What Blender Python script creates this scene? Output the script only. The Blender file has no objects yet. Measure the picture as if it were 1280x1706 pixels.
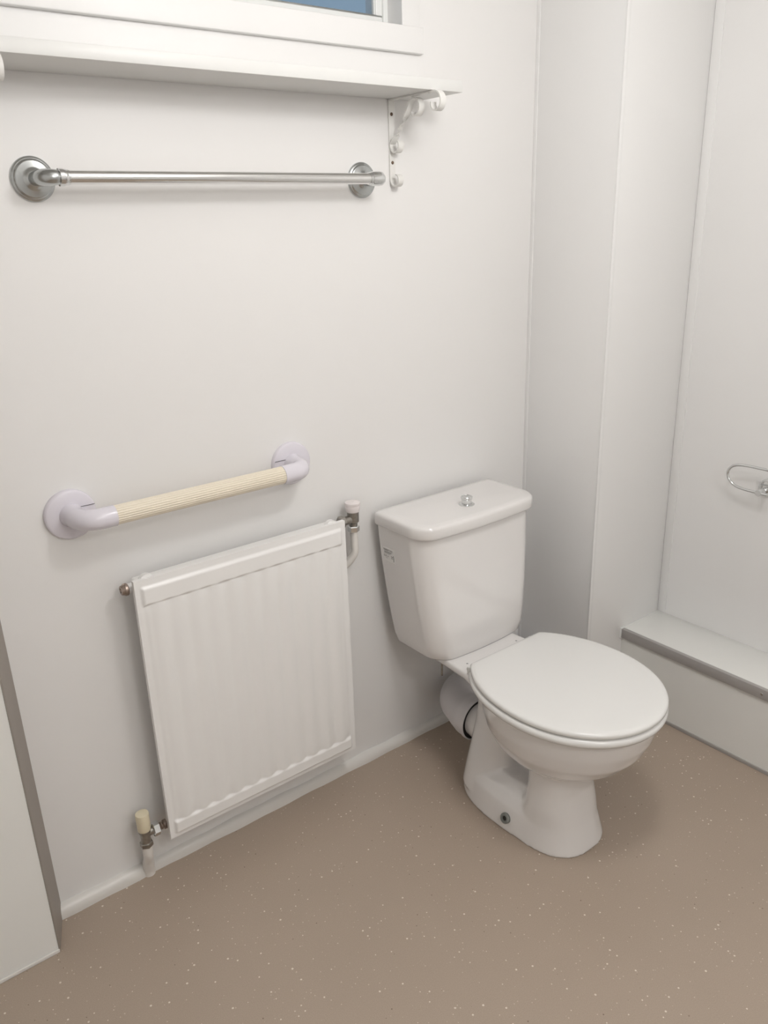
import bpy, bmesh, math, random
from mathutils import Vector, Matrix
random.seed(7)
PI = math.pi
S = bpy.context.scene
C = S.collection

# ------------------------------------------------------------------ camera
F_PX, H_CAM = 1346.5, 1.57
yaw, pitch, roll = 0.65402, 0.34849, -0.03099
f_ = Vector((math.sin(yaw)*math.cos(pitch), math.cos(yaw)*math.cos(pitch), -math.sin(pitch)))
r_ = Vector((math.cos(yaw), -math.sin(yaw), 0)); u_ = r_.cross(f_)
r2 = r_*math.cos(roll)+u_*math.sin(roll); u2 = -r_*math.sin(roll)+u_*math.cos(roll)
cd = bpy.data.cameras.new('camera'); cam = bpy.data.objects.new('camera', cd); C.objects.link(cam)
M = Matrix((r2, u2, -f_)).transposed().to_4x4(); M.translation = (0, 0, H_CAM)
cam.matrix_world = M
cd.sensor_fit = 'VERTICAL'; cd.sensor_height = 36.0; cd.lens = 36.0*F_PX/1706.0; cd.clip_start = 0.02
S.camera = cam

# ------------------------------------------------------------------ world, light, exposure
W = bpy.data.worlds.new('world'); S.world = W; W.use_nodes = True
bg = W.node_tree.nodes['Background']; bg.inputs[0].default_value = (0.25, 0.36, 0.48, 1); bg.inputs[1].default_value = 0.85
S.view_settings.view_transform = 'Standard'; S.view_settings.look = 'None'
S.view_settings.gamma = 1; S.view_settings.use_curve_mapping = False
S.view_settings.exposure = 0.0
LAMP_COL = (1, .988, .984)
LAMPS = [((1.08, 0.66, 2.27), .13, 22.0, 'white opal ceiling lamp nearer to the radiator wall'),
         ((0.70, -0.50, 2.27), .13, 24.0, 'unseen opal fill lamp added on the ceiling behind the viewpoint')]  # second globe is unseen, added as fill to brighten under the shelf

# ------------------------------------------------------------------ helpers
def tag(o, label=None, cat=None, group=None, kind=None):
    if label: o['label'] = label
    if cat: o['category'] = cat
    if group: o['group'] = group
    if kind: o['kind'] = kind
    return o

def thing(name, loc, label, cat, group=None):
    o = bpy.data.objects.new(name, None); C.objects.link(o); o.location = loc; o.empty_display_size = .05
    o['base'] = list(loc)
    return tag(o, label, cat, group)

def base_of(p):
    while p.parent: p = p.parent
    return Vector(p['base']) if 'base' in p else Vector((0, 0, 0))

def mk(name, verts, faces, mat, parent=None, smooth=None, sharp=35, bevel=0, bseg=2):
    """verts in world coordinates; smooth=True shades smooth with sharp edges above an angle"""
    off = base_of(parent) if parent else Vector((0, 0, 0))
    me = bpy.data.meshes.new(name)
    me.from_pydata([Vector(v)-off for v in verts], [], faces)
    bm = bmesh.new(); bm.from_mesh(me)
    bmesh.ops.remove_doubles(bm, verts=bm.verts, dist=1e-6)
    if bevel:
        es = [e for e in bm.edges if len(e.link_faces) == 2 and e.calc_face_angle(0) > math.radians(30)]
        bmesh.ops.bevel(bm, geom=es, offset=bevel, segments=bseg, profile=.5, affect='EDGES', clamp_overlap=True)
    bmesh.ops.recalc_face_normals(bm, faces=bm.faces)
    bm.to_mesh(me); bm.free()
    if smooth or bevel:
        for p in me.polygons: p.use_smooth = True
        me.set_sharp_from_angle(angle=math.radians(sharp))
    me.materials.append(mat)
    o = bpy.data.objects.new(name, me); C.objects.link(o)
    if parent: o.parent = parent
    return o

class G:
    """geometry collector (several shapes, one mesh)"""
    def __init__(s): s.v = []; s.f = []
    def add(s, v, f):
        n = len(s.v); s.v += [tuple(q) for q in v]; s.f += [tuple(i+n for i in q) for q in f]; return s
    def box(s, a, b):
        x0, y0, z0 = a; x1, y1, z1 = b
        return s.add([(x0,y0,z0),(x1,y0,z0),(x1,y1,z0),(x0,y1,z0),(x0,y0,z1),(x1,y0,z1),(x1,y1,z1),(x0,y1,z1)],
                     [(0,3,2,1),(4,5,6,7),(0,1,5,4),(1,2,6,5),(2,3,7,6),(3,0,4,7)])
    def loft(s, rings, cap0=True, cap1=True, closed=True):
        n = len(rings[0]); v = [p for r in rings for p in r]; f = []
        for k in range(len(rings)-1):
            for i in range(n if closed else n-1):
                j = (i+1) % n
                f.append((k*n+i, k*n+j, (k+1)*n+j, (k+1)*n+i))
        if cap0: f.append(tuple(range(n))[::-1])
        if cap1: f.append(tuple((len(rings)-1)*n+i for i in range(n)))
        return s.add(v, f)
    def lathe(s, o, axis, prof, n=40):
        """prof: list of (distance along axis, radius)"""
        a = Vector(axis).normalized(); o = Vector(o)
        t = Vector((0,0,1)) if abs(a.z) < .9 else Vector((1,0,0))
        e1 = a.cross(t).normalized(); e2 = a.cross(e1)
        rings = [[o+a*d+(e1*math.cos(2*PI*i/n)+e2*math.sin(2*PI*i/n))*max(r, 1e-5) for i in range(n)] for d, r in prof]
        return s.loft(rings)
    def tube(s, path, r, n=16, rfun=None):
        P = [Vector(p) for p in path]; rings = []
        t0 = (P[1]-P[0]).normalized()
        up = Vector((0,0,1)) if abs(t0.z) < .9 else Vector((1,0,0))
        e1 = t0.cross(up).normalized()
        for k, p in enumerate(P):
            t = (P[min(k+1, len(P)-1)]-P[max(k-1, 0)]).normalized()
            e1 = (e1-t*e1.dot(t)).normalized(); e2 = t.cross(e1)
            rr = r[k] if isinstance(r, (list, tuple)) else r
            ring = []
            for i in range(n):
                q = rr*(rfun(i, n) if rfun else 1)
                ring.append(p+(e1*math.cos(2*PI*i/n)+e2*math.sin(2*PI*i/n))*q)
            rings.append(ring)
        return s.loft(rings)
    def ribbon(s, path, width_dir, w, t):
        """flat strap: path points, width along width_dir, thickness t"""
        P = [Vector(p) for p in path]; d = Vector(width_dir).normalized(); rings = []
        for k, p in enumerate(P):
            tg = (P[min(k+1, len(P)-1)]-P[max(k-1, 0)]).normalized(); nn = tg.cross(d).normalized()
            rings.append([p-d*w/2-nn*t/2, p+d*w/2-nn*t/2, p+d*w/2+nn*t/2, p-d*w/2+nn*t/2])
        return s.loft(rings)
    def hexnut(s, o, axis, length, r, ch=.15):
        return s.lathe(o, axis, [(0, r*(1-ch)), (length*.12, r), (length*.88, r), (length, r*(1-ch))], 6)
    def mk(s, name, mat, parent=None, **k): return mk(name, s.v, s.f, mat, parent, **k)

def spline(pts, n=10):
    P = [Vector(p) for p in pts]; out = []
    for i in range(len(P)-1):
        p0 = P[max(i-1, 0)]; p1 = P[i]; p2 = P[i+1]; p3 = P[min(i+2, len(P)-1)]
        for k in range(n):
            t = k/n
            out.append(.5*((2*p1)+(-p0+p2)*t+(2*p0-5*p1+4*p2-p3)*t*t+(-p0+3*p1-3*p2+p3)*t**3))
    out.append(P[-1]); return out

def sstep(a, b, x):
    t = min(1, max(0, (x-a)/(b-a))); return t*t*(3-2*t)

# ------------------------------------------------------------------ materials
def mat(name, col, rough=.5, metal=0, spec=.5, coat=0, noise=0, nscale=8, bump=0, bscale=200):
    m = bpy.data.materials.new(name); m.use_nodes = True; nt = m.node_tree; N = nt.nodes; L = nt.links
    b = N['Principled BSDF']; b.inputs['Base Color'].default_value = (*col, 1)
    b.inputs['Roughness'].default_value = rough; b.inputs['Metallic'].default_value = metal
    b.inputs['Specular IOR Level'].default_value = spec; b.inputs['Coat Weight'].default_value = coat
    b.inputs['Coat Roughness'].default_value = .06
    tc = N.new('ShaderNodeTexCoord')
    if noise:
        n = N.new('ShaderNodeTexNoise'); n.inputs['Scale'].default_value = nscale; n.inputs['Detail'].default_value = 4
        L.new(tc.outputs['Object'], n.inputs['Vector'])
        mx = N.new('ShaderNodeMix'); mx.data_type = 'RGBA'
        mx.inputs[6].default_value = (*[c*(1-noise) for c in col], 1); mx.inputs[7].default_value = (*[min(1, c*(1+noise)) for c in col], 1)
        L.new(n.outputs['Fac'], mx.inputs[0]); L.new(mx.outputs[2], b.inputs['Base Color'])
    if bump:
        n = N.new('ShaderNodeTexNoise'); n.inputs['Scale'].default_value = bscale; n.inputs['Detail'].default_value = 3
        L.new(tc.outputs['Object'], n.inputs['Vector'])
        bp = N.new('ShaderNodeBump'); bp.inputs['Strength'].default_value = bump; bp.inputs['Distance'].default_value = .001
        L.new(n.outputs['Fac'], bp.inputs['Height']); L.new(bp.outputs['Normal'], b.inputs['Normal'])
    return m

M_PAINT   = mat('wall_paint', (.855, .845, .832), .42, noise=.008, nscale=3, bump=.12, bscale=60)
M_PANEL   = mat('wall_panel_pvc', (.875, .87, .86), .22, noise=.006, nscale=2)
M_BOXWALL = mat('boxing_pvc', (.85, .845, .835), .25, noise=.006, nscale=2)
M_BOARD   = mat('boxing_board', (.865, .865, .835), .30, noise=.008, nscale=4)
M_GREY    = mat('grey_trim', (.42, .40, .385), .45, noise=.04, nscale=30)
M_EDGE    = mat('grey_brown_edge', (.32, .285, .25), .5, noise=.04, nscale=30)
M_CEIL    = mat('ceiling_paint', (.88, .87, .85), .8, bump=.1)
M_UPVC    = mat('window_plastic', (.84, .85, .83), .28, noise=.005)
M_SHELF   = mat('shelf_board', (.76, .76, .74), .4, noise=.01, nscale=6)
M_IRON    = mat('painted_iron', (.80, .79, .76), .35, noise=.02, nscale=60, bump=.15, bscale=300)
M_SCREW   = mat('rusty_screw', (.16, .11, .08), .5, .6, noise=.3, nscale=300)
M_CHROME  = mat('chrome', (.72, .73, .73), .09, 1, noise=.02, nscale=40)
M_BRUSH   = mat('satin_chrome', (.52, .54, .54), .24, 1, noise=.08, nscale=25)
M_BAR     = mat('polished_bar', (.80, .80, .79), .17, 1, noise=.03, nscale=20)
M_RAD     = mat('radiator_enamel', (.905, .895, .88), .28, noise=.008, nscale=10)
M_PIPE    = mat('painted_pipe', (.80, .77, .73), .38, noise=.03, nscale=70, bump=.4, bscale=120)
M_BRASS   = mat('dull_nickel', (.36, .34, .31), .35, 1, noise=.25, nscale=120)
M_RUST    = mat('tarnished_plug', (.38, .31, .27), .35, 1, noise=.45, nscale=250, bump=.5, bscale=500)
M_CAPW    = mat('white_cap', (.84, .78, .77), .35, noise=.02, nscale=50)
M_CAPC    = mat('cream_cap', (.80, .72, .53), .42, noise=.03, nscale=60)
M_LILAC   = mat('lilac_white_plastic', (.77, .74, .80), .22, noise=.01, nscale=20)
M_CREAM   = mat('cream_fluted_plastic', (.84, .765, .63), .33, noise=.02, nscale=14)
M_CERAM   = mat('ceramic', (.82, .80, .785), .08, coat=.5, noise=.006, nscale=6)
M_SEAT    = mat('seat_plastic', (.79, .785, .765), .20, noise=.004, nscale=6)
M_BOOT    = mat('connector_plastic', (.72, .70, .71), .45, noise=.02, nscale=30)
M_RUBBER  = mat('black_rubber', (.015, .015, .015), .6, noise=.1)
M_GCAP    = mat('grey_screw_cap', (.22, .23, .215), .4, noise=.1, nscale=200)
M_LABEL   = mat('sticker_paper', (.88, .87, .85), .5, noise=.01)
M_INK     = mat('black_ink', (.03, .03, .03), .6, noise=.05)
M_SEAL    = mat('skirting_vinyl', (.77, .75, .715), .33, noise=.02, nscale=12, bump=.3, bscale=25)
M_BLACK   = mat('dark_gap', (.03, .028, .025), .8, noise=.05)

def floor_mat():
    m = bpy.data.materials.new('speckled_vinyl'); m.use_nodes = True; nt = m.node_tree; N = nt.nodes; L = nt.links
    b = N['Principled BSDF']; b.inputs['Roughness'].default_value = .42; b.inputs['Specular IOR Level'].default_value = .35
    tc = N.new('ShaderNodeTexCoord')
    n1 = N.new('ShaderNodeTexNoise'); n1.inputs['Scale'].default_value = 3.0; n1.inputs['Detail'].default_value = 5
    n2 = N.new('ShaderNodeTexNoise'); n2.inputs['Scale'].default_value = 420; n2.inputs['Detail'].default_value = 2
    for n in (n1, n2): L.new(tc.outputs['Object'], n.inputs['Vector'])
    cr = N.new('ShaderNodeMix'); cr.data_type = 'RGBA'
    cr.inputs[6].default_value = (.405, .328, .262, 1); cr.inputs[7].default_value = (.450, .367, .295, 1); L.new(n1.outputs['Fac'], cr.inputs[0])
    g = N.new('ShaderNodeMix'); g.data_type = 'RGBA'; g.blend_type = 'MULTIPLY'; g.inputs[0].default_value = .35
    L.new(cr.outputs[2], g.inputs[6]); L.new(n2.outputs['Color'], g.inputs[7])
    gm = N.new('ShaderNodeMapRange'); gm.inputs['From Min'].default_value = .3; gm.inputs['From Max'].default_value = .7
    gm.inputs['To Min'].default_value = .82; gm.inputs['To Max'].default_value = 1.1; L.new(n2.outputs['Fac'], gm.inputs['Value'])
    L.new(gm.outputs['Result'], g.inputs[7])
    last = g.outputs[2]
    def flecks(scale, thr, keep, col, prev, off):
        mp = N.new('ShaderNodeMapping'); mp.inputs['Location'].default_value = (off, off*1.7, 0); L.new(tc.outputs['Object'], mp.inputs['Vector'])
        v = N.new('ShaderNodeTexVoronoi'); v.voronoi_dimensions = '2D'; v.inputs['Scale'].default_value = scale; L.new(mp.outputs[0], v.inputs['Vector'])
        lt = N.new('ShaderNodeMath'); lt.operation = 'LESS_THAN'; L.new(v.outputs['Distance'], lt.inputs[0])
        sx = N.new('ShaderNodeSeparateColor'); L.new(v.outputs['Color'], sx.inputs[0])
        th = N.new('ShaderNodeMath'); th.operation = 'MULTIPLY'; th.inputs[1].default_value = thr; L.new(sx.outputs[1], th.inputs[0])
        L.new(th.outputs[0], lt.inputs[1])
        k = N.new('ShaderNodeMath'); k.operation = 'LESS_THAN'; L.new(sx.outputs[0], k.inputs[0]); k.inputs[1].default_value = keep
        mu = N.new('ShaderNodeMath'); mu.operation = 'MULTIPLY'; L.new(lt.outputs[0], mu.inputs[0]); L.new(k.outputs[0], mu.inputs[1])
        m2 = N.new('ShaderNodeMix'); m2.data_type = 'RGBA'; L.new(mu.outputs[0], m2.inputs[0]); L.new(prev, m2.inputs[6]); m2.inputs[7].default_value = (*col, 1)
        return m2.outputs[2]
    last = flecks(60, .15, .13, (.74, .68, .60), last, 0.0)
    last = flecks(95, .15, .12, (.60, .52, .44), last, 3.1)
    last = flecks(45, .07, .08, (.20, .15, .115), last, 7.7)
    L.new(last, b.inputs['Base Color'])
    return m
M_FLOOR = floor_mat()

def glass_mat():
    m = bpy.data.materials.new('window_glass'); m.use_nodes = True
    b = m.node_tree.nodes['Principled BSDF']; b.inputs['Base Color'].default_value = (.97, .99, 1, 1)
    b.inputs['Roughness'].default_value = .12; b.inputs['Transmission Weight'].default_value = 1; b.inputs['IOR'].default_value = 1.2
    return m
M_GLASS = glass_mat()

# ------------------------------------------------------------------ key planes
WY = 1.709        # back wall
BX = 1.884        # left face of the boxed-in corner
BY = 1.416        # front face of the boxed-in corner
RX = 2.265        # right wall
CZ = 2.40

def struct(o): o['kind'] = 'structure'; return o

# floor, ceiling, unseen walls
struct(G().box((-1.0, -0.9, -.05), (RX+.1, WY+.1, 0)).mk('floor', M_FLOOR))
struct(G().box((-1.0, -0.9, CZ), (RX+.1, WY+.1, CZ+.05)).mk('ceiling', M_CEIL))
struct(G().box((-1.05, -0.9, 0), (-.95, WY+.1, CZ)).mk('wall_left', M_PAINT))
struct(G().box((-1.0, -0.95, 0), (RX+.1, -0.87, CZ)).mk('wall_front', M_PAINT))
struct(G().box((RX, -0.9, 0), (RX+.1, WY+.1, CZ)).mk('wall_right', M_PANEL))
# back wall with the window opening
OX0, OX1, OZ0, OZ1 = .10, 1.408, 2.0, 2.36
g = G()
g.box((-1.0, WY, 0), (RX+.1, WY+.14, OZ0)); g.box((-1.0, WY, OZ1), (RX+.1, WY+.14, CZ))
g.box((-1.0, WY, OZ0), (OX0, WY+.14, OZ1)); g.box((OX1, WY, OZ0), (RX+.1, WY+.14, OZ1))
struct(g.mk('wall_back', M_PAINT))
# boxed-in corner (pipe duct) between back and right wall, with its edge bead
struct(G().box((BX, BY, 0), (RX+.02, WY+.02, CZ)).mk('wall_corner', M_BOXWALL, bevel=.003, bseg=3))
# thin PVC trims: outer edge bead, inner corner bead on the right wall, bead in the back corner
struct(G().box((BX-.0015, BY-.0015, 0), (BX+.012, BY+.002, CZ)).mk('trim_1', M_PANEL, bevel=.0007))
struct(G().box((RX-.003, BY-.030, .27), (RX+.002, BY-.0005, CZ)).mk('trim_2', M_PANEL, bevel=.001))
struct(G().box((BX-.002, WY-.012, 0), (BX+.002, WY, CZ)).mk('trim_3', M_BOXWALL, bevel=.001))

# coved skirting bead along the back wall
def cove(x0, x1, r):
    n = 8; rings = []
    for k in range(41):
        x = x0+(x1-x0)*k/40; rr = r*(1+.06*math.sin(k*1.7)+.04*math.sin(k*.6))
        if x > .50: rr *= .92
        pts = [(x, WY+.004, -.004)]
        for i in range(n+1):
            a = PI/2*i/n
            pts.append((x, WY+.002-rr*.80*math.sin(a)**.8, rr*math.cos(a)**.8))
        rings.append(pts)
    return G().loft(rings)
struct(cove(.27, BX+.01, .030).mk('baseboard_back', M_SEAL, smooth=True, sharp=50))

# left boxing panel, its grey edge and the bead at its foot
lx0, ly0, lx1, ly1 = .242, 1.600, .281, WY
tb = thing('panel_boxing', (-.35, 1.65, 0), 'tall white boxing panel with a grey-brown edge at the left of the radiator wall', 'boxing')
G().box((-.96, ly0, .004), (lx0-.0005, ly0+.018, CZ-.001)).mk('front_panel', M_BOARD, tb)
o = G().add([(lx0, ly0-.0015, .002), (lx0+.004, ly0+.004, .002), (lx1+.003, ly1, .002), (lx1-.02, ly1, .002), (lx0-.004, ly0+.018, .002),
           (lx0, ly0-.0015, CZ), (lx0+.004, ly0+.004, CZ), (lx1+.003, ly1, CZ), (lx1-.02, ly1, CZ), (lx0-.004, ly0+.018, CZ)],
          [(4,3,2,1,0), (5,6,7,8,9), (0,1,6,5), (1,2,7,6), (2,3,8,7), (3,4,9,8), (4,0,5,9)]).mk('edge_trim', M_EDGE, tb)
o['label'] = 'grey-brown edge trim'
o = G().box((-.96, ly0-.004, 0), (lx0+.001, ly0, .009)).mk('base_bead', M_SEAL, tb, bevel=.0015)

# ------------------------------------------------------------------ window
wn = thing('window_1', ((OX0+OX1)/2, WY, OZ0), None, None); wn['kind'] = 'structure'
def frame_rect(g, x0, x1, z0, z1, w, y0, y1):
    g.box((x0, y0, z0), (x1, y1, z0+w)); g.box((x0, y0, z1-w), (x1, y1, z1))
    g.box((x0, y0, z0+w), (x0+w, y1, z1-w)); g.box((x1-w, y0, z0+w), (x1, y1, z1-w)); return g
# architrave board around the opening
g = G()
CO = .057
g.box((OX0-CO, WY-.016, OZ0-CO), (OX1+CO, WY+.001, OZ0)); 
g.box((OX0-CO, WY-.004, OZ0), (OX0, WY+.001, CZ-.001)); g.box((OX1, WY-.004, OZ0), (OX1+CO, WY+.001, CZ-.001))
g.mk('window_casing', M_PAINT, wn, bevel=.003, bseg=3)
frame_rect(G(), OX0-.001, OX1+.001, OZ0-.001, OZ1+.001, .014, WY+.052, WY+.10).mk('window_frame', M_UPVC, wn, bevel=.002)
sx1 = OX1-.010
fr = frame_rect(G(), OX0+.013, sx1+.001, OZ0+.008, OZ1-.013, .022, WY+.058, WY+.085).mk('window_sash', M_UPVC, wn, bevel=.004, bseg=3)
frame_rect(G(), OX0+.03, sx1-.018, OZ0+.026, OZ1-.030, .006, WY+.062, WY+.075).mk('glazing_bead', M_UPVC, fr, bevel=.002)
G().box((OX0+.03, WY+.070, OZ0+.026), (sx1-.018, WY+.074, OZ1-.030)).mk('window_pane', M_GLASS, fr)

# ------------------------------------------------------------------ ceiling lamp and added fill lamp (opal globes)
me_ = bpy.data.materials.new('opal_glass'); me_.use_nodes = True
b = me_.node_tree.nodes['Principled BSDF']; b.inputs['Base Color'].default_value = (.9, .9, .88, 1)
b.inputs['Emission Color'].default_value = (1, .955, .90, 1); b.inputs['Emission Strength'].default_value = 5
def globe_lamp(loc, r, watts, label):
    x, y, z = loc
    lt = thing('ceiling_or_fill_lamp', (x, y, CZ), label, 'lamp')
    top = CZ-z
    G().lathe((x, y, CZ+.001), (0,0,-1), [(0, r*.62), (.012, r*.64), (max(.02, top-r*.70), r*.60)], 40).mk('lamp_base', M_UPVC, lt, smooth=True)
    prof = [(top-r*.8+.0, .6*r)]+[(top-r*math.cos(a), r*math.sin(a)) for a in [PI*(.22+.78*k/16) for k in range(17)]]
    gl = G().lathe((x, y, CZ), (0,0,-1), prof, 40).mk('globe', me_, lt, smooth=True)
    ld = bpy.data.lights.new('lamp_light', 'POINT'); ld.shadow_soft_size = r*1.0; ld.energy = watts; ld.color = LAMP_COL
    gl.visible_shadow = True
    lo = bpy.data.objects.new('lamp_light', ld); C.objects.link(lo); lo.parent = lt; lo.location = (0, 0, -(top+r*1.05))
for a_ in LAMPS: globe_lamp(*a_)

# ------------------------------------------------------------------ shelf
SZ = 1.841
sh = tag(G().box((-.5, 1.544, SZ), (1.454, WY-.001, SZ+.024)).mk('wall_shelf', M_SHELF, bevel=.001),
         'long white board shelf under the window on scrolled iron brackets', 'shelf')

def curl(cy, cz, r, a0, a1, n=22, shrink=.55):
    return [(cy+r*(1-(1-shrink)*k/n)*math.cos(a0+(a1-a0)*k/n), cz+r*(1-(1-shrink)*k/n)*math.sin(a0+(a1-a0)*k/n)) for k in range(n+1)]
def bracket(x, label):
    t = thing('shelf_bracket', (x, WY, 1.65), label, 'bracket', 'scrolled shelf brackets')
    X = lambda pts: [(x, p[0], p[1]) for p in pts]
    w = .017
    # wall strap with bottom curl
    pts = [(WY-.0022, SZ-.002), (WY-.0022, 1.76), (WY-.0022, 1.70), (WY-.0025, 1.668)] + curl(WY-.0215, 1.660, .0190, 0, -PI*1.45)
    G().ribbon(X(pts), (1,0,0), w, .003).mk('wall_strap', M_IRON, t, smooth=True)
    # shelf strap with front curl
    pts = [(WY-.0035, SZ-.0018), (1.62, SZ-.0018), (1.58, SZ-.0018), (1.545, SZ-.0018)] + curl(1.538, SZ-.0255, .0237, PI/2, PI*2.05)
    G().ribbon(X(pts), (1,0,0), w, .003).mk('shelf_strap', M_IRON, t, smooth=True)
    # diagonal brace with curls at both ends and a twist in its middle
    A = Vector((1.634, SZ-.026)); B = Vector((WY-.008, 1.742))
    top = curl(1.611, SZ-.0300, .0245, PI*.08, PI*1.80)[::-1]
    bot = curl(WY-.0245, 1.738, .0205, PI*.05, -PI*1.25)
    dpts = top + [tuple(A.lerp(B, q/14)) for q in range(1, 14)] + bot
    P = [Vector((x, p[0], p[1])) for p in dpts]; rings = []
    nt_, nb_ = len(top), len(bot)
    for k, p in enumerate(P):
        tg = (P[min(k+1, len(P)-1)]-P[max(k-1, 0)]).normalized(); d = Vector((1,0,0)); nn = tg.cross(d).normalized()
        s_ = (k-nt_-2)/8.0; a = PI*2*min(1, max(0, s_)) if 0 <= s_ <= 1 else 0
        ww = w*(.62 if 0 < s_ < 1 else 1)
        d2 = d*math.cos(a)+nn*math.sin(a); n2 = nn*math.cos(a)-d*math.sin(a)
        rings.append([p-d2*ww/2-n2*.0017, p+d2*ww/2-n2*.0017, p+d2*ww/2+n2*.0017, p-d2*ww/2+n2*.0017])
    G().loft(rings).mk('brace', M_IRON, t, smooth=True, sharp=50)
    for z in (1.808, 1.699):
        o = G().lathe((x, WY-.003, z), (0,-1,0), [(0, .0042), (.0015, .0040), (.0025, .0025), (.0020, .0005)], 16).mk('screw', M_SCREW, t, smooth=True)
        o['label'] = 'rusty screw'
    for y in (1.675, 1.625, 1.565):
        o = G().lathe((x, y, SZ-.003), (0,0,-1), [(0, .0035), (.0015, .003)], 12).mk('screw', M_IRON, t, smooth=True)
    return t
bracket(1.368, 'white scrolled iron bracket under the right end of the shelf')
bracket(.417, 'white scrolled iron bracket at left photo edge, only its curl showing')

# ------------------------------------------------------------------ towel rail
RZ = 1.6585
tr = thing('towel_rail', (.885, WY, RZ), 'chrome towel rail with round flanges on the wall under the shelf', 'towel rail')
RY = WY-.070
G().tube([(.530, RY, RZ), (1.246, RY, RZ)], .0124, 32).mk('rail', M_BAR, tr, smooth=True)
for x, s in ((.497, 1), (1.271, -1)):
    fl = G().lathe((x, WY+.001, RZ), (0,-1,0), [(0, .0410), (.004, .0410), (.0065, .0395), (.0070, .0365), (.0075, .0355), (.0095, .0345), (.0105, .0320), (.0120, .022), (.0150, .0165), (.018, .014)], 56).mk('flange', M_BRUSH, tr, smooth=True, sharp=60)
    # swelling arm that turns into the rail
    if s > 0:
        path = spline([(x, WY-.012, RZ), (x, WY-.035, RZ), (x+.002, WY-.056, RZ), (x+.013, RY, RZ), (x+.026, RY, RZ), (x+.034, RY, RZ)], 8)
    else:
        path = spline([(x, WY-.012, RZ), (x, WY-.030, RZ), (x, WY-.050, RZ), (x, WY-.062, RZ)], 8)
    n = len(path)
    rad = [.0120+.0030*math.sin(PI*min(1, k/n*1.15)) for k in range(n)]
    G().tube(path, rad, 24).mk('arm', M_BRUSH, tr, smooth=True)
    if s > 0:
        G().lathe((x+.026, RY, RZ), (1,0,0), [(0, .0140), (.001, .0158), (.009, .0158), (.010, .0145), (.013, .0145), (.014, .0138), (.019, .0138), (.020, .0126)], 32).mk('collar', M_CHROME, tr, smooth=True)
    else:
        G().lathe((x-.030, RY, RZ), (1,0,0), [(0, .0126), (.001, .0140), (.006, .0140), (.007, .0155), (.012, .0160), (.030, .0165), (.038, .0150), (.044, .0105), (.0465, .003)], 32).mk('collar', M_CHROME, tr, smooth=True)

# ------------------------------------------------------------------ grab rail
GZ = .994
gr = thing('grab_rail', (.735, WY, GZ), 'cream fluted grab rail with lilac-white ends above the radiator', 'grab rail')
GY = WY-.078
def cover(xc, s):
    R = .055
    cv = G().lathe((xc, WY+.001, GZ), (0,-1,0), [(0, R), (.008, R), (.0115, R*.975), (.0135, R*.92), (.0150, R*.6), (.0155, .02)], 64).mk('flange_cover', M_LILAC, gr, smooth=True, sharp=60)
    sm = G().box((min(xc+s*.012, xc+s*R*.93), WY-.0156, GZ+.0145), (max(xc+s*.012, xc+s*R*.93), WY-.0147, GZ+.0153)).mk('cover_joint', M_BLACK, cv)
    cy = WY-.034
    path = [(xc, WY-.008, GZ), (xc, WY-.020, GZ)]
    for k in range(0, 13):
        a = PI/2*k/12; r = .040
        path.append((xc+s*r*(1-math.cos(a)), WY-.036-(GY-WY+.036)*-1*math.sin(a) if False else WY-.036-.042*math.sin(a), GZ))
    path += [(xc+s*.052, GY, GZ), (xc+s*.070, GY, GZ)]
    rr = [.0228]*(len(path)-1)+[.0225]; rr[0] = .028; rr[1] = .0245
    G().tube(path, rr, 36).mk('elbow', M_LILAC, gr, smooth=True, sharp=50)
GL, GR_ = .460, 1.014
cover(GL, 1); cover(GR_, -1)
nf = 24
G().tube([(GL+.062, GY, GZ), (GL+.064, GY, GZ), (GR_-.064, GY, GZ), (GR_-.062, GY, GZ)], .0213, nf*10,
         rfun=lambda i, n: 1-.055*math.exp(-(((i % 10)-5)/1.5)**2)).mk('fluted_tube', M_CREAM, gr, smooth=True, sharp=60)

# ------------------------------------------------------------------ radiator
rx0, rx1, rz0, rz1 = .5485, 1.1225, .122, .830
RF = WY-.075
rd = thing('radiator', ((rx0+rx1)/2, WY, 0), 'white ribbed panel radiator under the grab rail', 'radiator')
def rad_h(x, z):
    """relief of the pressed front sheet"""
    e = min(x-rx0, rx1-x)
    dt = rz1-z; db = z-rz0
    hd = max(sstep(.016, .024, dt)*(1-sstep(.060, .066, dt)), sstep(.010, .016, db)*(1-sstep(.044, .054, db)))*sstep(.012, .019, e)
    inx = sstep(.014, .026, e)
    fieldm = sstep(.058, .066, dt)*sstep(.042, .052, db)*inx
    ph = (x-rx0-.024)/((rx1-rx0-.048)/11)
    wv = .5-.5*math.cos(2*PI*ph)
    ends = max(1-sstep(.060, .085, dt), 1-sstep(.046, .078, db))
    deep = .0034+.0022*ends
    fld = .0056-deep*(1-wv**(.9))
    fld = fld if (dt > .066 and db > .046) else fld
    return max(.0062*hd, 0)*(1-fieldm) + fld*fieldm
NX, NZ = 232, 150
xs = [rx0+(rx1-rx0)*i/NX for i in range(NX+1)]
zs = []
for i in range(41): zs.append(rz0+.09*i/40)
for i in range(1, 21): zs.append(rz0+.09+(rz1-rz0-.18)*i/20)
for i in range(1, 41): zs.append(rz1-.09+.09*i/40)
V = [(x, RF-rad_h(x, z), z) for z in zs for x in xs]
nx = NX+1; Fc = [(j*nx+i, j*nx+i+1, (j+1)*nx+i+1, (j+1)*nx+i) for j in range(len(zs)-1) for i in range(NX)]
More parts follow.
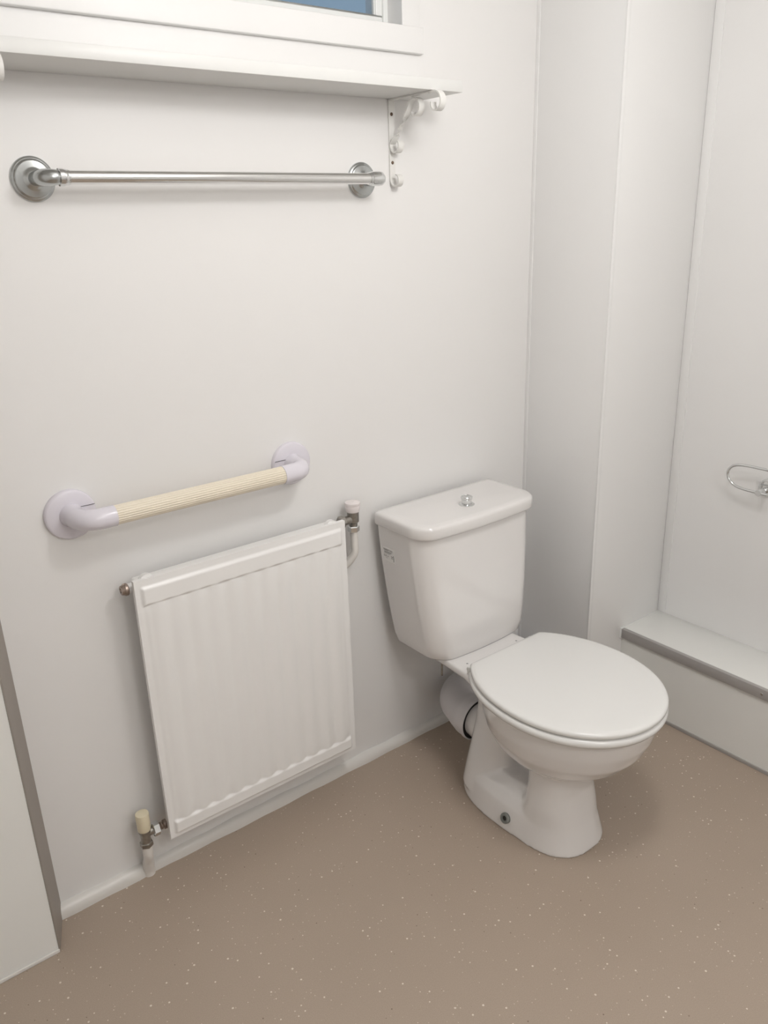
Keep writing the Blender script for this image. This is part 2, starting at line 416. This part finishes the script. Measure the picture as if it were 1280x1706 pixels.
# skirt round the sheet going back
loop = [j*nx for j in range(len(zs))]+[(len(zs)-1)*nx+i for i in range(1, nx)]+[j*nx+NX for j in range(len(zs)-2, -1, -1)]+[i for i in range(NX-1, 0, -1)]
b0 = len(V)
V += [(V[k][0], RF+.012, V[k][2]) for k in loop]
L_ = len(loop)
Fc += [(loop[k], loop[(k+1) % L_], b0+(k+1) % L_, b0+k) for k in range(L_)]
Fc.append(tuple(b0+k for k in range(L_)))
mk('panel', V, Fc, M_RAD, rd, smooth=True, sharp=50)
for za_, zb_ in ((rz0+.006, rz0+.045), (rz1-.045, rz1-.006)):
    G().box((rx0+.010, RF+.0105, za_), (rx1-.010, RF+.046, zb_)).mk('water_channel', M_RAD, rd, bevel=.006, bseg=3)
g = G()
for i in range(28):                      # convector fins behind
    x = rx0+.05+(rx1-rx0-.1)*i/27
    g.box((x-.001, RF+.011, rz0+.07), (x+.001, RF+.050, rz1-.05))
o = g.mk('convector_fins', M_RAD, rd); o['kind'] = 'stuff'
for x in (rx0+.035, rx1-.035):           # hanging lugs showing over the top edge
    G().lathe((x, RF+.009, rz1-.0125), (0,1,0), [(0, .019), (.012, .019), (.016, .016)], 32).mk('hanging_lug', M_RAD, rd, smooth=True)
for x in (rx0+.08, rx1-.08):
    G().box((x-.015, RF+.028, rz0+.05), (x+.015, WY+.001, rz1-.07)).mk('wall_bracket', M_RAD, rd, bevel=.001)
VY = WY-.042
# tarnished blanking plug, top left
zt, zb = rz1-.026, rz0+.026
g = G(); g.lathe((rx0+.012, VY, zt), (-1,0,0), [(0, .012), (.017, .012)], 24); g.mk('tapping', M_RAD, rd, smooth=True)
o = G().lathe((rx0-.003, VY, zt), (-1,0,0), [(0, .0125), (.002, .0145), (.008, .0145), (.011, .012), (.016, .0105), (.017, .0060), (.013, .0050), (.0128, .001)], 22).mk('blanking_plug', M_RUST, rd, smooth=True, sharp=30)
o['label'] = 'tarnished brown blanking plug'
# lockshield valve, top right, with painted pipe curving back behind the radiator
vx = rx1+.050
vz = zt+.010
vr = G()
vr.lathe((vx, VY, vz-.024), (0,0,1), [(0, .0105), (.012, .0115), (.016, .0155), (.044, .0160), (.046, .014)], 28)
vr.lathe((vx, VY, vz), (-1,0,0), [(0, .012), (.030, .0115)], 24)
vv = vr.mk('top_valve', M_BRASS, rd, smooth=True, sharp=40); vv['label'] = 'dull metal valve with white cap'
G().lathe((vx, VY, vz+.021), (0,0,1), [(0, .0175), (.003, .0185), (.016, .0205), (.018, .0198), (.0215, .0215), (.026, .0205), (.0275, .0165), (.028, .004), (.026, .002)], 36).mk('valve_cap', M_CAPW, vv, smooth=True, sharp=40)
G().hexnut((vx-.030, VY, vz), (-1,0,0), .016, .0165).mk('union_nut', M_BRASS, vv, smooth=True, sharp=25)
G().hexnut((vx, VY, vz-.020), (0,0,-1), .017, .0165).mk('union_nut', M_CHROME, vv, smooth=True, sharp=25)
pp = spline([(vx, VY, vz-.030), (vx+.001, VY, vz-.070), (vx-.001, VY, vz-.100), (vx-.018, VY+.010, vz-.128), (vx-.045, VY+.022, vz-.146), (vx-.075, VY+.030, vz-.155), (vx-.085, WY+.005, vz-.158)], 6)
G().tube(pp, .0108, 20).mk('pipe', M_PIPE, vv, smooth=True)
# valve bottom left with cream cap and pipe into the floor
vx = rx0-.052
vr = G()
vr.lathe((vx, VY, zb-.030), (0,0,1), [(0, .0120), (.010, .0125), (.014, .0118), (.030, .0125), (.036, .015), (.044, .0150)], 28)
vr.lathe((vx, VY, zb), (1,0,0), [(0, .011), (.020, .0105), (.026, .014), (.028, .0145)], 24)
vv = vr.mk('bottom_valve', M_BRASS, rd, smooth=True, sharp=40); vv['label'] = 'dull metal valve with cream cap'
G().lathe((vx, VY, zb+.012), (0,0,1), [(0, .0155), (.002, .0162), (.046, .0168), (.049, .0160), (.050, .013), (.0495, .001)], 36).mk('valve_cap', M_CAPC, vv, smooth=True, sharp=40)['label'] = 'cream valve cap'
G().hexnut((vx+.019, VY, zb), (1,0,0), .018, .0190).mk('union_nut', M_CHROME, vv, smooth=True, sharp=25)
G().lathe((vx+.036, VY, zb), (1,0,0), [(0, .0085), (.003, .0105), (.005, .0085), (.008, .0105), (.010, .0085), (.013, .0125), (.020, .0125)], 20).mk('tail_piece', M_RUST, vv, smooth=True)
G().hexnut((vx, VY, zb-.024), (0,0,-1), .014, .0165).mk('union_nut', M_BRASS, vv, smooth=True, sharp=25)
G().tube(spline([(vx, VY, .116), (vx, VY, .098), (vx+.001, VY+.004, .075), (vx+.003, VY+.018, .045), (vx+.004, VY+.026, .020), (vx+.004, VY+.028, -.003)], 6), [.0128]*18+[.0150]*13, 24).mk('pipe', M_PIPE, vv, smooth=True, sharp=60)

# ------------------------------------------------------------------ toilet
TX = 1.465
tl = thing('toilet', (TX, 1.30, 0), 'white close-coupled toilet with closed lid in the corner beside the radiator', 'toilet')
def egg(hw, yf, yc, yb, z, n=72, e=2.0, ybk=None, x0=TX):
    """egg ring: widest at yc, front end yf (towards the room), back end yb; ybk cuts the back flat"""
    out = []
    for i in range(n):
        a = 2*PI*i/n; c, s = math.cos(a), math.sin(a)
        x = hw*math.copysign(abs(c)**(2/e), c)
        y = (yc-yf if s < 0 else yb-yc)*math.copysign(abs(s)**(2/e), s)+yc
        if ybk is not None and y > ybk: y = ybk
        out.append((x0+x, y, z))
    return out
# pan body: several solids fused by a voxel remesh and relaxed
g = G()
# bowl
g.loft([egg(*q) for q in [(.085,1.085,1.17,1.29,.175), (.108,1.060,1.165,1.33,.205), (.142,1.015,1.160,1.35,.230), (.172,.972,1.155,1.37,.262), (.192,.942,1.150,1.385,.300),
                          (.204,.922,1.150,1.39,.345), (.208,.912,1.15,1.39,.385), (.208,.911,1.15,1.39,.402)]])
# front column, its rear edge standing proud of the hollow behind it
PX = -.033
g.loft([egg(*q, e=2.5, x0=TX+PX) for q in [(.119,1.020,1.17,1.27,-.001), (.111,1.032,1.16,1.25,.035), (.102,1.043,1.15,1.225,.07), (.099,1.052,1.14,1.205,.11), (.092,1.062,1.14,1.197,.16), (.090,1.064,1.14,1.197,.22), (.105,1.05,1.15,1.22,.25)]])
# foot plate spreading on the floor
g.loft([egg(*q, e=2.4, x0=TX+PX) for q in [(.123,1.022,1.25,1.456,-.001), (.1225,1.024,1.25,1.456,.008), (.117,1.034,1.25,1.452,.035), (.109,1.045,1.25,1.450,.070), (.092,1.07,1.25,1.447,.095), (.055,1.10,1.25,1.436,.120)]])
# core inside the hollow
g.loft([egg(*q, e=2.3) for q in [(.032,1.10,1.25,1.40,.05), (.032,1.10,1.25,1.40,.28), (.09,1.10,1.25,1.42,.36), (.12,1.10,1.25,1.45,.385)]])
# trap bulging behind the hollow
g.loft([egg(*q, e=2.2, x0=TX-.020*(1-sstep(.05, .30, q[4]))) for q in [(.120,1.250,1.365,1.453,.03), (.106,1.272,1.365,1.448,.09), (.094,1.278,1.365,1.444,.15), (.086,1.270,1.36,1.442,.21), (.084,1.24,1.35,1.440,.27), (.105,1.16,1.32,1.452,.35), (.12,1.12,1.30,1.47,.385)]])
# outlet horn
g.lathe((TX, 1.32, .150), (0,1,0), [(0, .062), (.12, .060), (.155, .0535), (.205, .0535)], 40)
# rear deck carrying the cistern
def deck(z, ins):
    pts = []
    prof = [(1.20,.200),(1.245,.192),(1.30,.172),(1.35,.152),(1.40,.137),(1.47,.131),(1.55,.128),(1.60,.125),(1.635,.118)]
    L_ = [(TX-w+ins, y) for y, w in prof]; R_ = [(TX+w-ins, y) for y, w in prof][::-1]
    for x, y in L_+R_: pts.append((x, y-(ins if y > 1.6 else 0), z))
    return pts
g.loft([deck(.350, .045), deck(.362, .020), deck(.376, .006), deck(.385, 0), deck(.397, 0), deck(.402, .004)])
pan = g.mk('pan', M_CERAM, tl, smooth=True)
md = pan.modifiers.new('fuse', 'REMESH'); md.mode = 'VOXEL'; md.voxel_size = .0035; md.use_smooth_shade = True
sm = pan.modifiers.new('relax', 'SMOOTH'); sm.factor = .6; sm.iterations = 16
# seat
def seat_ring(inset, z, ybk=1.372):
    return egg(.2215-inset, .8945+inset, 1.15, 1.15+.283-inset, z, 96, 2.05, ybk-inset, x0=TX-.004)
st = G().loft([seat_ring(.012, .4025), seat_ring(.003, .405), seat_ring(0, .411), seat_ring(0, .417), seat_ring(.003, .4225), seat_ring(.010, .4255)]).mk('seat', M_SEAT, tl, smooth=True, sharp=60)
def lid_ring(inset, z, ybk=1.372):
    return egg(.2185-inset, .8965+inset, 1.15, 1.15+.279-inset, z, 96, 2.05, ybk-inset, x0=TX-.002)
G().loft([lid_ring(.010, .4262), lid_ring(.003, .4275), lid_ring(0, .4310), lid_ring(0, .4370), lid_ring(.0018, .4405), lid_ring(.006, .4428), lid_ring(.014, .4440), lid_ring(.04, .4446)]).mk('lid', M_SEAT, tl, smooth=True, sharp=60)
for s in (-1, 1):
    g = G(); g.lathe((TX-.002+s*.118, 1.377, .4205), (s,0,0), [(0, .0080), (.019, .0080), (.0200, .0065)], 24)
    g.box((TX-.002+s*.128-.006, 1.368, .401), (TX-.002+s*.128+.006, 1.386, .418))
    g.mk('hinge', M_SEAT, tl, bevel=.002)
    fx = TX+s*.098
    G().lathe((fx, 1.425, .3990), (0,0,1), [(0, .0030), (.0030, .0030), (.0034, .001)], 14).mk('hinge_hole_plug', M_GCAP, tl, smooth=True)
    # floor fixing with grey cap on a splayed foot
    o = G().lathe((TX+PX+s*.104, 1.218, .034), (s*.95, -.06, .36), [(0, .0150), (.019, .0148), (.022, .0120), (.0222, .0078), (.0185, .0065), (.0185, .001)], 24).mk('floor_screw_cap', M_GCAP, tl, smooth=True, sharp=35)
    ax_ = Vector((s*.95, -.06, .36)).normalized()
    G().lathe(Vector((TX+PX+s*.104, 1.218, .034))+ax_*.0184, ax_, [(0, .0064), (.0006, .0062)], 20).mk('cap_recess_shade', M_BLACK, o)  # near-black disc painting the shade inside the cap's hole
    # coupling bolts under the cistern
    o = G().lathe((TX+s*.118, 1.508, .396), (0,0,-1), [(0, .0030), (.062, .0030)], 10).mk('coupling_bolt', M_BRASS, tl, smooth=True)
# cistern
CX = 1.478
def rrect(x0, hw, yf, yb, rf, rb, z, bow=0, n=10, sidebow=0):
    pts = []
    def arc(cx, cy, r, a0, a1):
        for k in range(n+1):
            a = a0+(a1-a0)*k/n; pts.append([cx+r*math.cos(a), cy+r*math.sin(a)])
    arc(x0+hw-rb, yb-rb, rb, 0, PI/2); arc(x0-hw+rb, yb-rb, rb, PI/2, PI)
    arc(x0-hw+rf, yf+rf, rf, PI, PI*1.5)
    for k in range(1, 12): pts.append([x0-hw+rf+(2*hw-2*rf)*k/12, yf])
    arc(x0+hw-rf, yf+rf, rf, PI*1.5, PI*2)
    out = []
    for x, y in pts:
        u = (x-x0)/hw; m_ = sstep(yb, yf, y)
        out.append((x, y-bow*(1-u*u)*m_, z))
    return out
cs_prof = [(.3995,.166,1.482,1.640),(.4015,.173,1.474,1.648),(.408,.178,1.4700,1.652),(.435,.185,1.468,1.658),(.48,.191,1.469,1.663),(.56,.201,1.475,1.669),(.66,.211,1.4835,1.675),(.74,.217,1.490,1.678),(.785,.219,1.492,1.680)]
ci = G().loft([rrect(CX, w, yf, yb, .058, .010, z, .014) for z, w, yf, yb in cs_prof]).mk('cistern', M_CERAM, tl, smooth=True, sharp=60)
lid_prof = [(.772,.220,1.484),(.7745,.2235,1.480),(.780,.2255,1.478),(.800,.2252,1.4775),(.8055,.2235,1.479),(.8088,.2200,1.4825),(.8104,.215,1.487),(.8112,.200,1.502)]
cl = G().loft([rrect(CX, w, yf, 1.683-(0 if w > .219 else (.2255-w)*.7), .056-(.2255-w)*.6, .008, z, .016) for z, w, yf in lid_prof]).mk('cistern_lid', M_CERAM, tl, smooth=True, sharp=60)
fb = G().lathe((1.480, 1.550, .8105), (0,0,1), [(0, .0225), (.002, .0225), (.0035, .0200), (.0045, .0150)], 40).mk('flush_button', M_CHROME, tl, smooth=True, sharp=40)
G().lathe((1.480, 1.550, .813), (0,0,1), [(0, .0140), (.014, .0150), (.0155, .0165), (.0205, .0165), (.0225, .0150), (.0228, .0135), (.0210, .0125), (.0210, .001)], 36).mk('button_cap', M_CHROME, fb, smooth=True, sharp=35)
# sticker on the cistern's left side with its print
def side_pt(y, z, off):
    for (za, wa, *_), (zb_, wb, *_) in zip(cs_prof, cs_prof[1:]):
        if za <= z <= zb_:
            return (CX-(wa+(wb-wa)*(z-za)/(zb_-za))-off, y, z)
def patch(y0, y1, z0, z1, o_, g):
    return g.add([side_pt(y1, z0, o_), side_pt(y0, z0, o_), side_pt(y0, z1, o_), side_pt(y1, z1, o_),
                  side_pt(y1, z0, -.0005), side_pt(y0, z0, -.0005), side_pt(y0, z1, -.0005), side_pt(y1, z1, -.0005)],
                 [(0,1,2,3), (7,6,5,4), (0,4,5,1), (1,5,6,2), (2,6,7,3), (3,7,4,0)])
SY0, SY1, SZ0, SZ1 = 1.607, 1.656, .671, .713
stk = patch(SY0, SY1, SZ0, SZ1, .0005, G()).mk('sticker', M_LABEL, tl); stk['label'] = 'small white product sticker with black print'
def text(body, size, y, z, parent, mat_):
    cu = bpy.data.curves.new('t', 'FONT'); cu.body = body; cu.size = size; cu.resolution_u = 3; cu.offset = .00008
    ob = bpy.data.objects.new('t', cu); C.objects.link(ob)
    me = bpy.data.meshes.new_from_object(ob.evaluated_get(bpy.context.evaluated_depsgraph_get()))
    bpy.data.objects.remove(ob)
    pts = []
    for v in me.vertices:                       # text x runs towards the room (-y)
        q = side_pt(y-v.co.x, z+v.co.y, .0009); pts.append(q)
    fs = [tuple(p.vertices) for p in me.polygons]
    return pts, fs
g = G()
def rule(y0, y1, z, h):
    g.add([side_pt(y1, z, .0008), side_pt(y0, z, .0008), side_pt(y0, z+h, .0008), side_pt(y1, z+h, .0008)], [(0,1,2,3)])
ZS = .0090
for (yy, zz, ln, h) in ((1.655, .6985, .040, .0012), (1.655, .6955, .022, .0016), (1.629, .6955, .015, .0010), (1.652, .6925, .034, .0009), (1.652, .6890, .030, .0018), (1.652, .6860, .024, .0010), (1.646,.6720,.008,.0008)):
    y = yy; e = yy-ln
    while y > e:
        w = random.uniform(.0012, .0042); rule(max(e, y-w), y, zz+ZS, h); y -= w+.0007
rule(1.611, 1.613, .677, .018)
for body, size, y, z in (('C', .0080, 1.655, .6755), ('E', .0080, 1.6475, .6755), ('13', .0050, 1.640, .6765)):
    v, f = text(body, size, y, z+ZS, stk, M_INK); g.add(v, f)
# crossed-out bin mark
for a, b_, c_, d_ in ((1.622, 1.616, .6755, .0007), (1.6225, 1.6155, .6815, .0008)): rule(b_, a, c_+ZS, d_)
for q in range(10):
    rule(1.6155+q*.0007, 1.6165+q*.0007, .6840+q*.0008, .0009); rule(1.6225-q*.0007-.001, 1.6225-q*.0007, .6840+q*.0008, .0009)
g.mk('printed_text', M_INK, stk)
# pan connector: white boot, black seal, pipe turning into the boxed corner
pc = G()
R0 = 1.485
pth = spline([(TX, R0, .150), (TX, R0+.03, .150), (TX+.003, R0+.065, .152), (TX+.020, R0+.105, .155), (TX+.065, R0+.135, .158), (TX+.14, R0+.140, .160), (TX+.30, R0+.140, .160), (BX+.01, R0+.140, .160)], 6)
rads = []
for k in range(len(pth)):
    t = k/6
    rads.append(.0665-.0020*t if t < 1 else (.0645-.009*(t-1) if t < 2 else .0555))
pc.tube(pth, rads, 44)
pcn = pc.mk('pan_connector', M_BOOT, tl, smooth=True, sharp=50); pcn['label'] = 'grey-white plastic pan connector'
G().lathe((TX, R0-.0055, .150), (0,1,0), [(0, .0560), (.0002, .0640), (.0055, .0650), (.010, .064)], 44).mk('rubber_seal', M_RUBBER, pcn, smooth=True)['label'] = 'black rubber seal'
G().lathe((TX, R0-.009, .150), (0,1,0), [(0.004, .0635), (0, .0645), (0, .0665), (.003, .0680), (.012, .0680), (.014, .066)], 44).mk('lip', M_BOOT, pcn, smooth=True)

# ------------------------------------------------------------------ low boxed ledge along the right wall
lb = thing('pipe_boxing', (2.17, .3, 0), 'low white boxed ledge with grey front edge along the right wall', 'boxing')
LX, LTZ = 2.057, .270
G().box((LX+.004, -.86, LTZ-.012), (RX-.0005, BY+.001, LTZ)).mk('top_board', M_BOARD, lb, bevel=.0008)
G().box((LX+.009, -.86, .006), (LX+.021, BY+.001, LTZ-.010)).mk('front_board', M_BOARD, lb)
o = G().box((LX, -.86, LTZ-.030), (LX+.006, BY-.004, LTZ+.001)).box((LX, -.86, LTZ-.0005), (LX+.014, BY-.004, LTZ+.0012)).mk('edge_trim', M_GREY, lb, bevel=.0006)
o['label'] = 'grey edge trim'
G().box((LX-.001, BY-.005, LTZ-.034), (LX+.018, BY+.001, LTZ+.004)).mk('end_cap', M_UPVC, lb, bevel=.001)
G().box((LX+.005, -.86, 0), (LX+.010, BY+.001, .011)).mk('base_bead', M_GREY, lb, bevel=.001)
o = G().lathe((LX-.0002, .929, LTZ-.014), (-1,0,0), [(0, .0042), (.0012, .0036), (.0014, .001)], 16).mk('screw', M_CHROME, lb, smooth=True)

# ------------------------------------------------------------------ toilet roll holder
rh = thing('toilet_roll_holder', (RX, 1.062, .79), 'chrome wire toilet roll holder on the right wall above the ledge', 'toilet roll holder')
HX = RX-.055
cx_, cy_, cz_ = RX, 1.093, .792
G().lathe((RX+.001, cy_, cz_), (-1,0,0), [(0, .0275), (.006, .0275), (.0085, .0262), (.0095, .023), (.0100, .010)], 44).mk('wall_plate', M_CHROME, rh, smooth=True, sharp=50)
G().lathe((RX-.008, cy_, cz_-.003), (-1,0,0), [(0, .010), (.035, .0095), (.050, .0095), (.053, .008)], 28).mk('post', M_CHROME, rh, smooth=True)
yl = 1.190; zt_, zb_2 = .862, .789
pth = [(HX, .985, zt_), (HX, 1.02, zt_), (HX, 1.10, zt_), (HX, 1.152, zt_-.0015)]
pth += [(HX, 1.180, zt_-.010), (HX, 1.1935, zt_-.029), (HX, 1.1895, zt_-.050), (HX, 1.171, zt_-.066), (HX, 1.148, zb_2+.0015), (HX, 1.115, zb_2), (HX, 1.066, zb_2)]
G().tube(spline(pth, 6), .0042, 16).mk('wire_arm', M_CHROME, rh, smooth=True)
G().tube(spline([(HX, .985, zt_), (HX, .968, zt_-.004), (HX, .960, zt_-.018)], 6), .0042, 16).mk('wire_tip', M_CHROME, rh, smooth=True)
G().lathe((RX-.0095, cy_+.012, cz_-.0185), (-1,0,0), [(0, .0026), (.0012, .0022)], 12).mk('grub_screw', M_SCREW, rh, smooth=True)
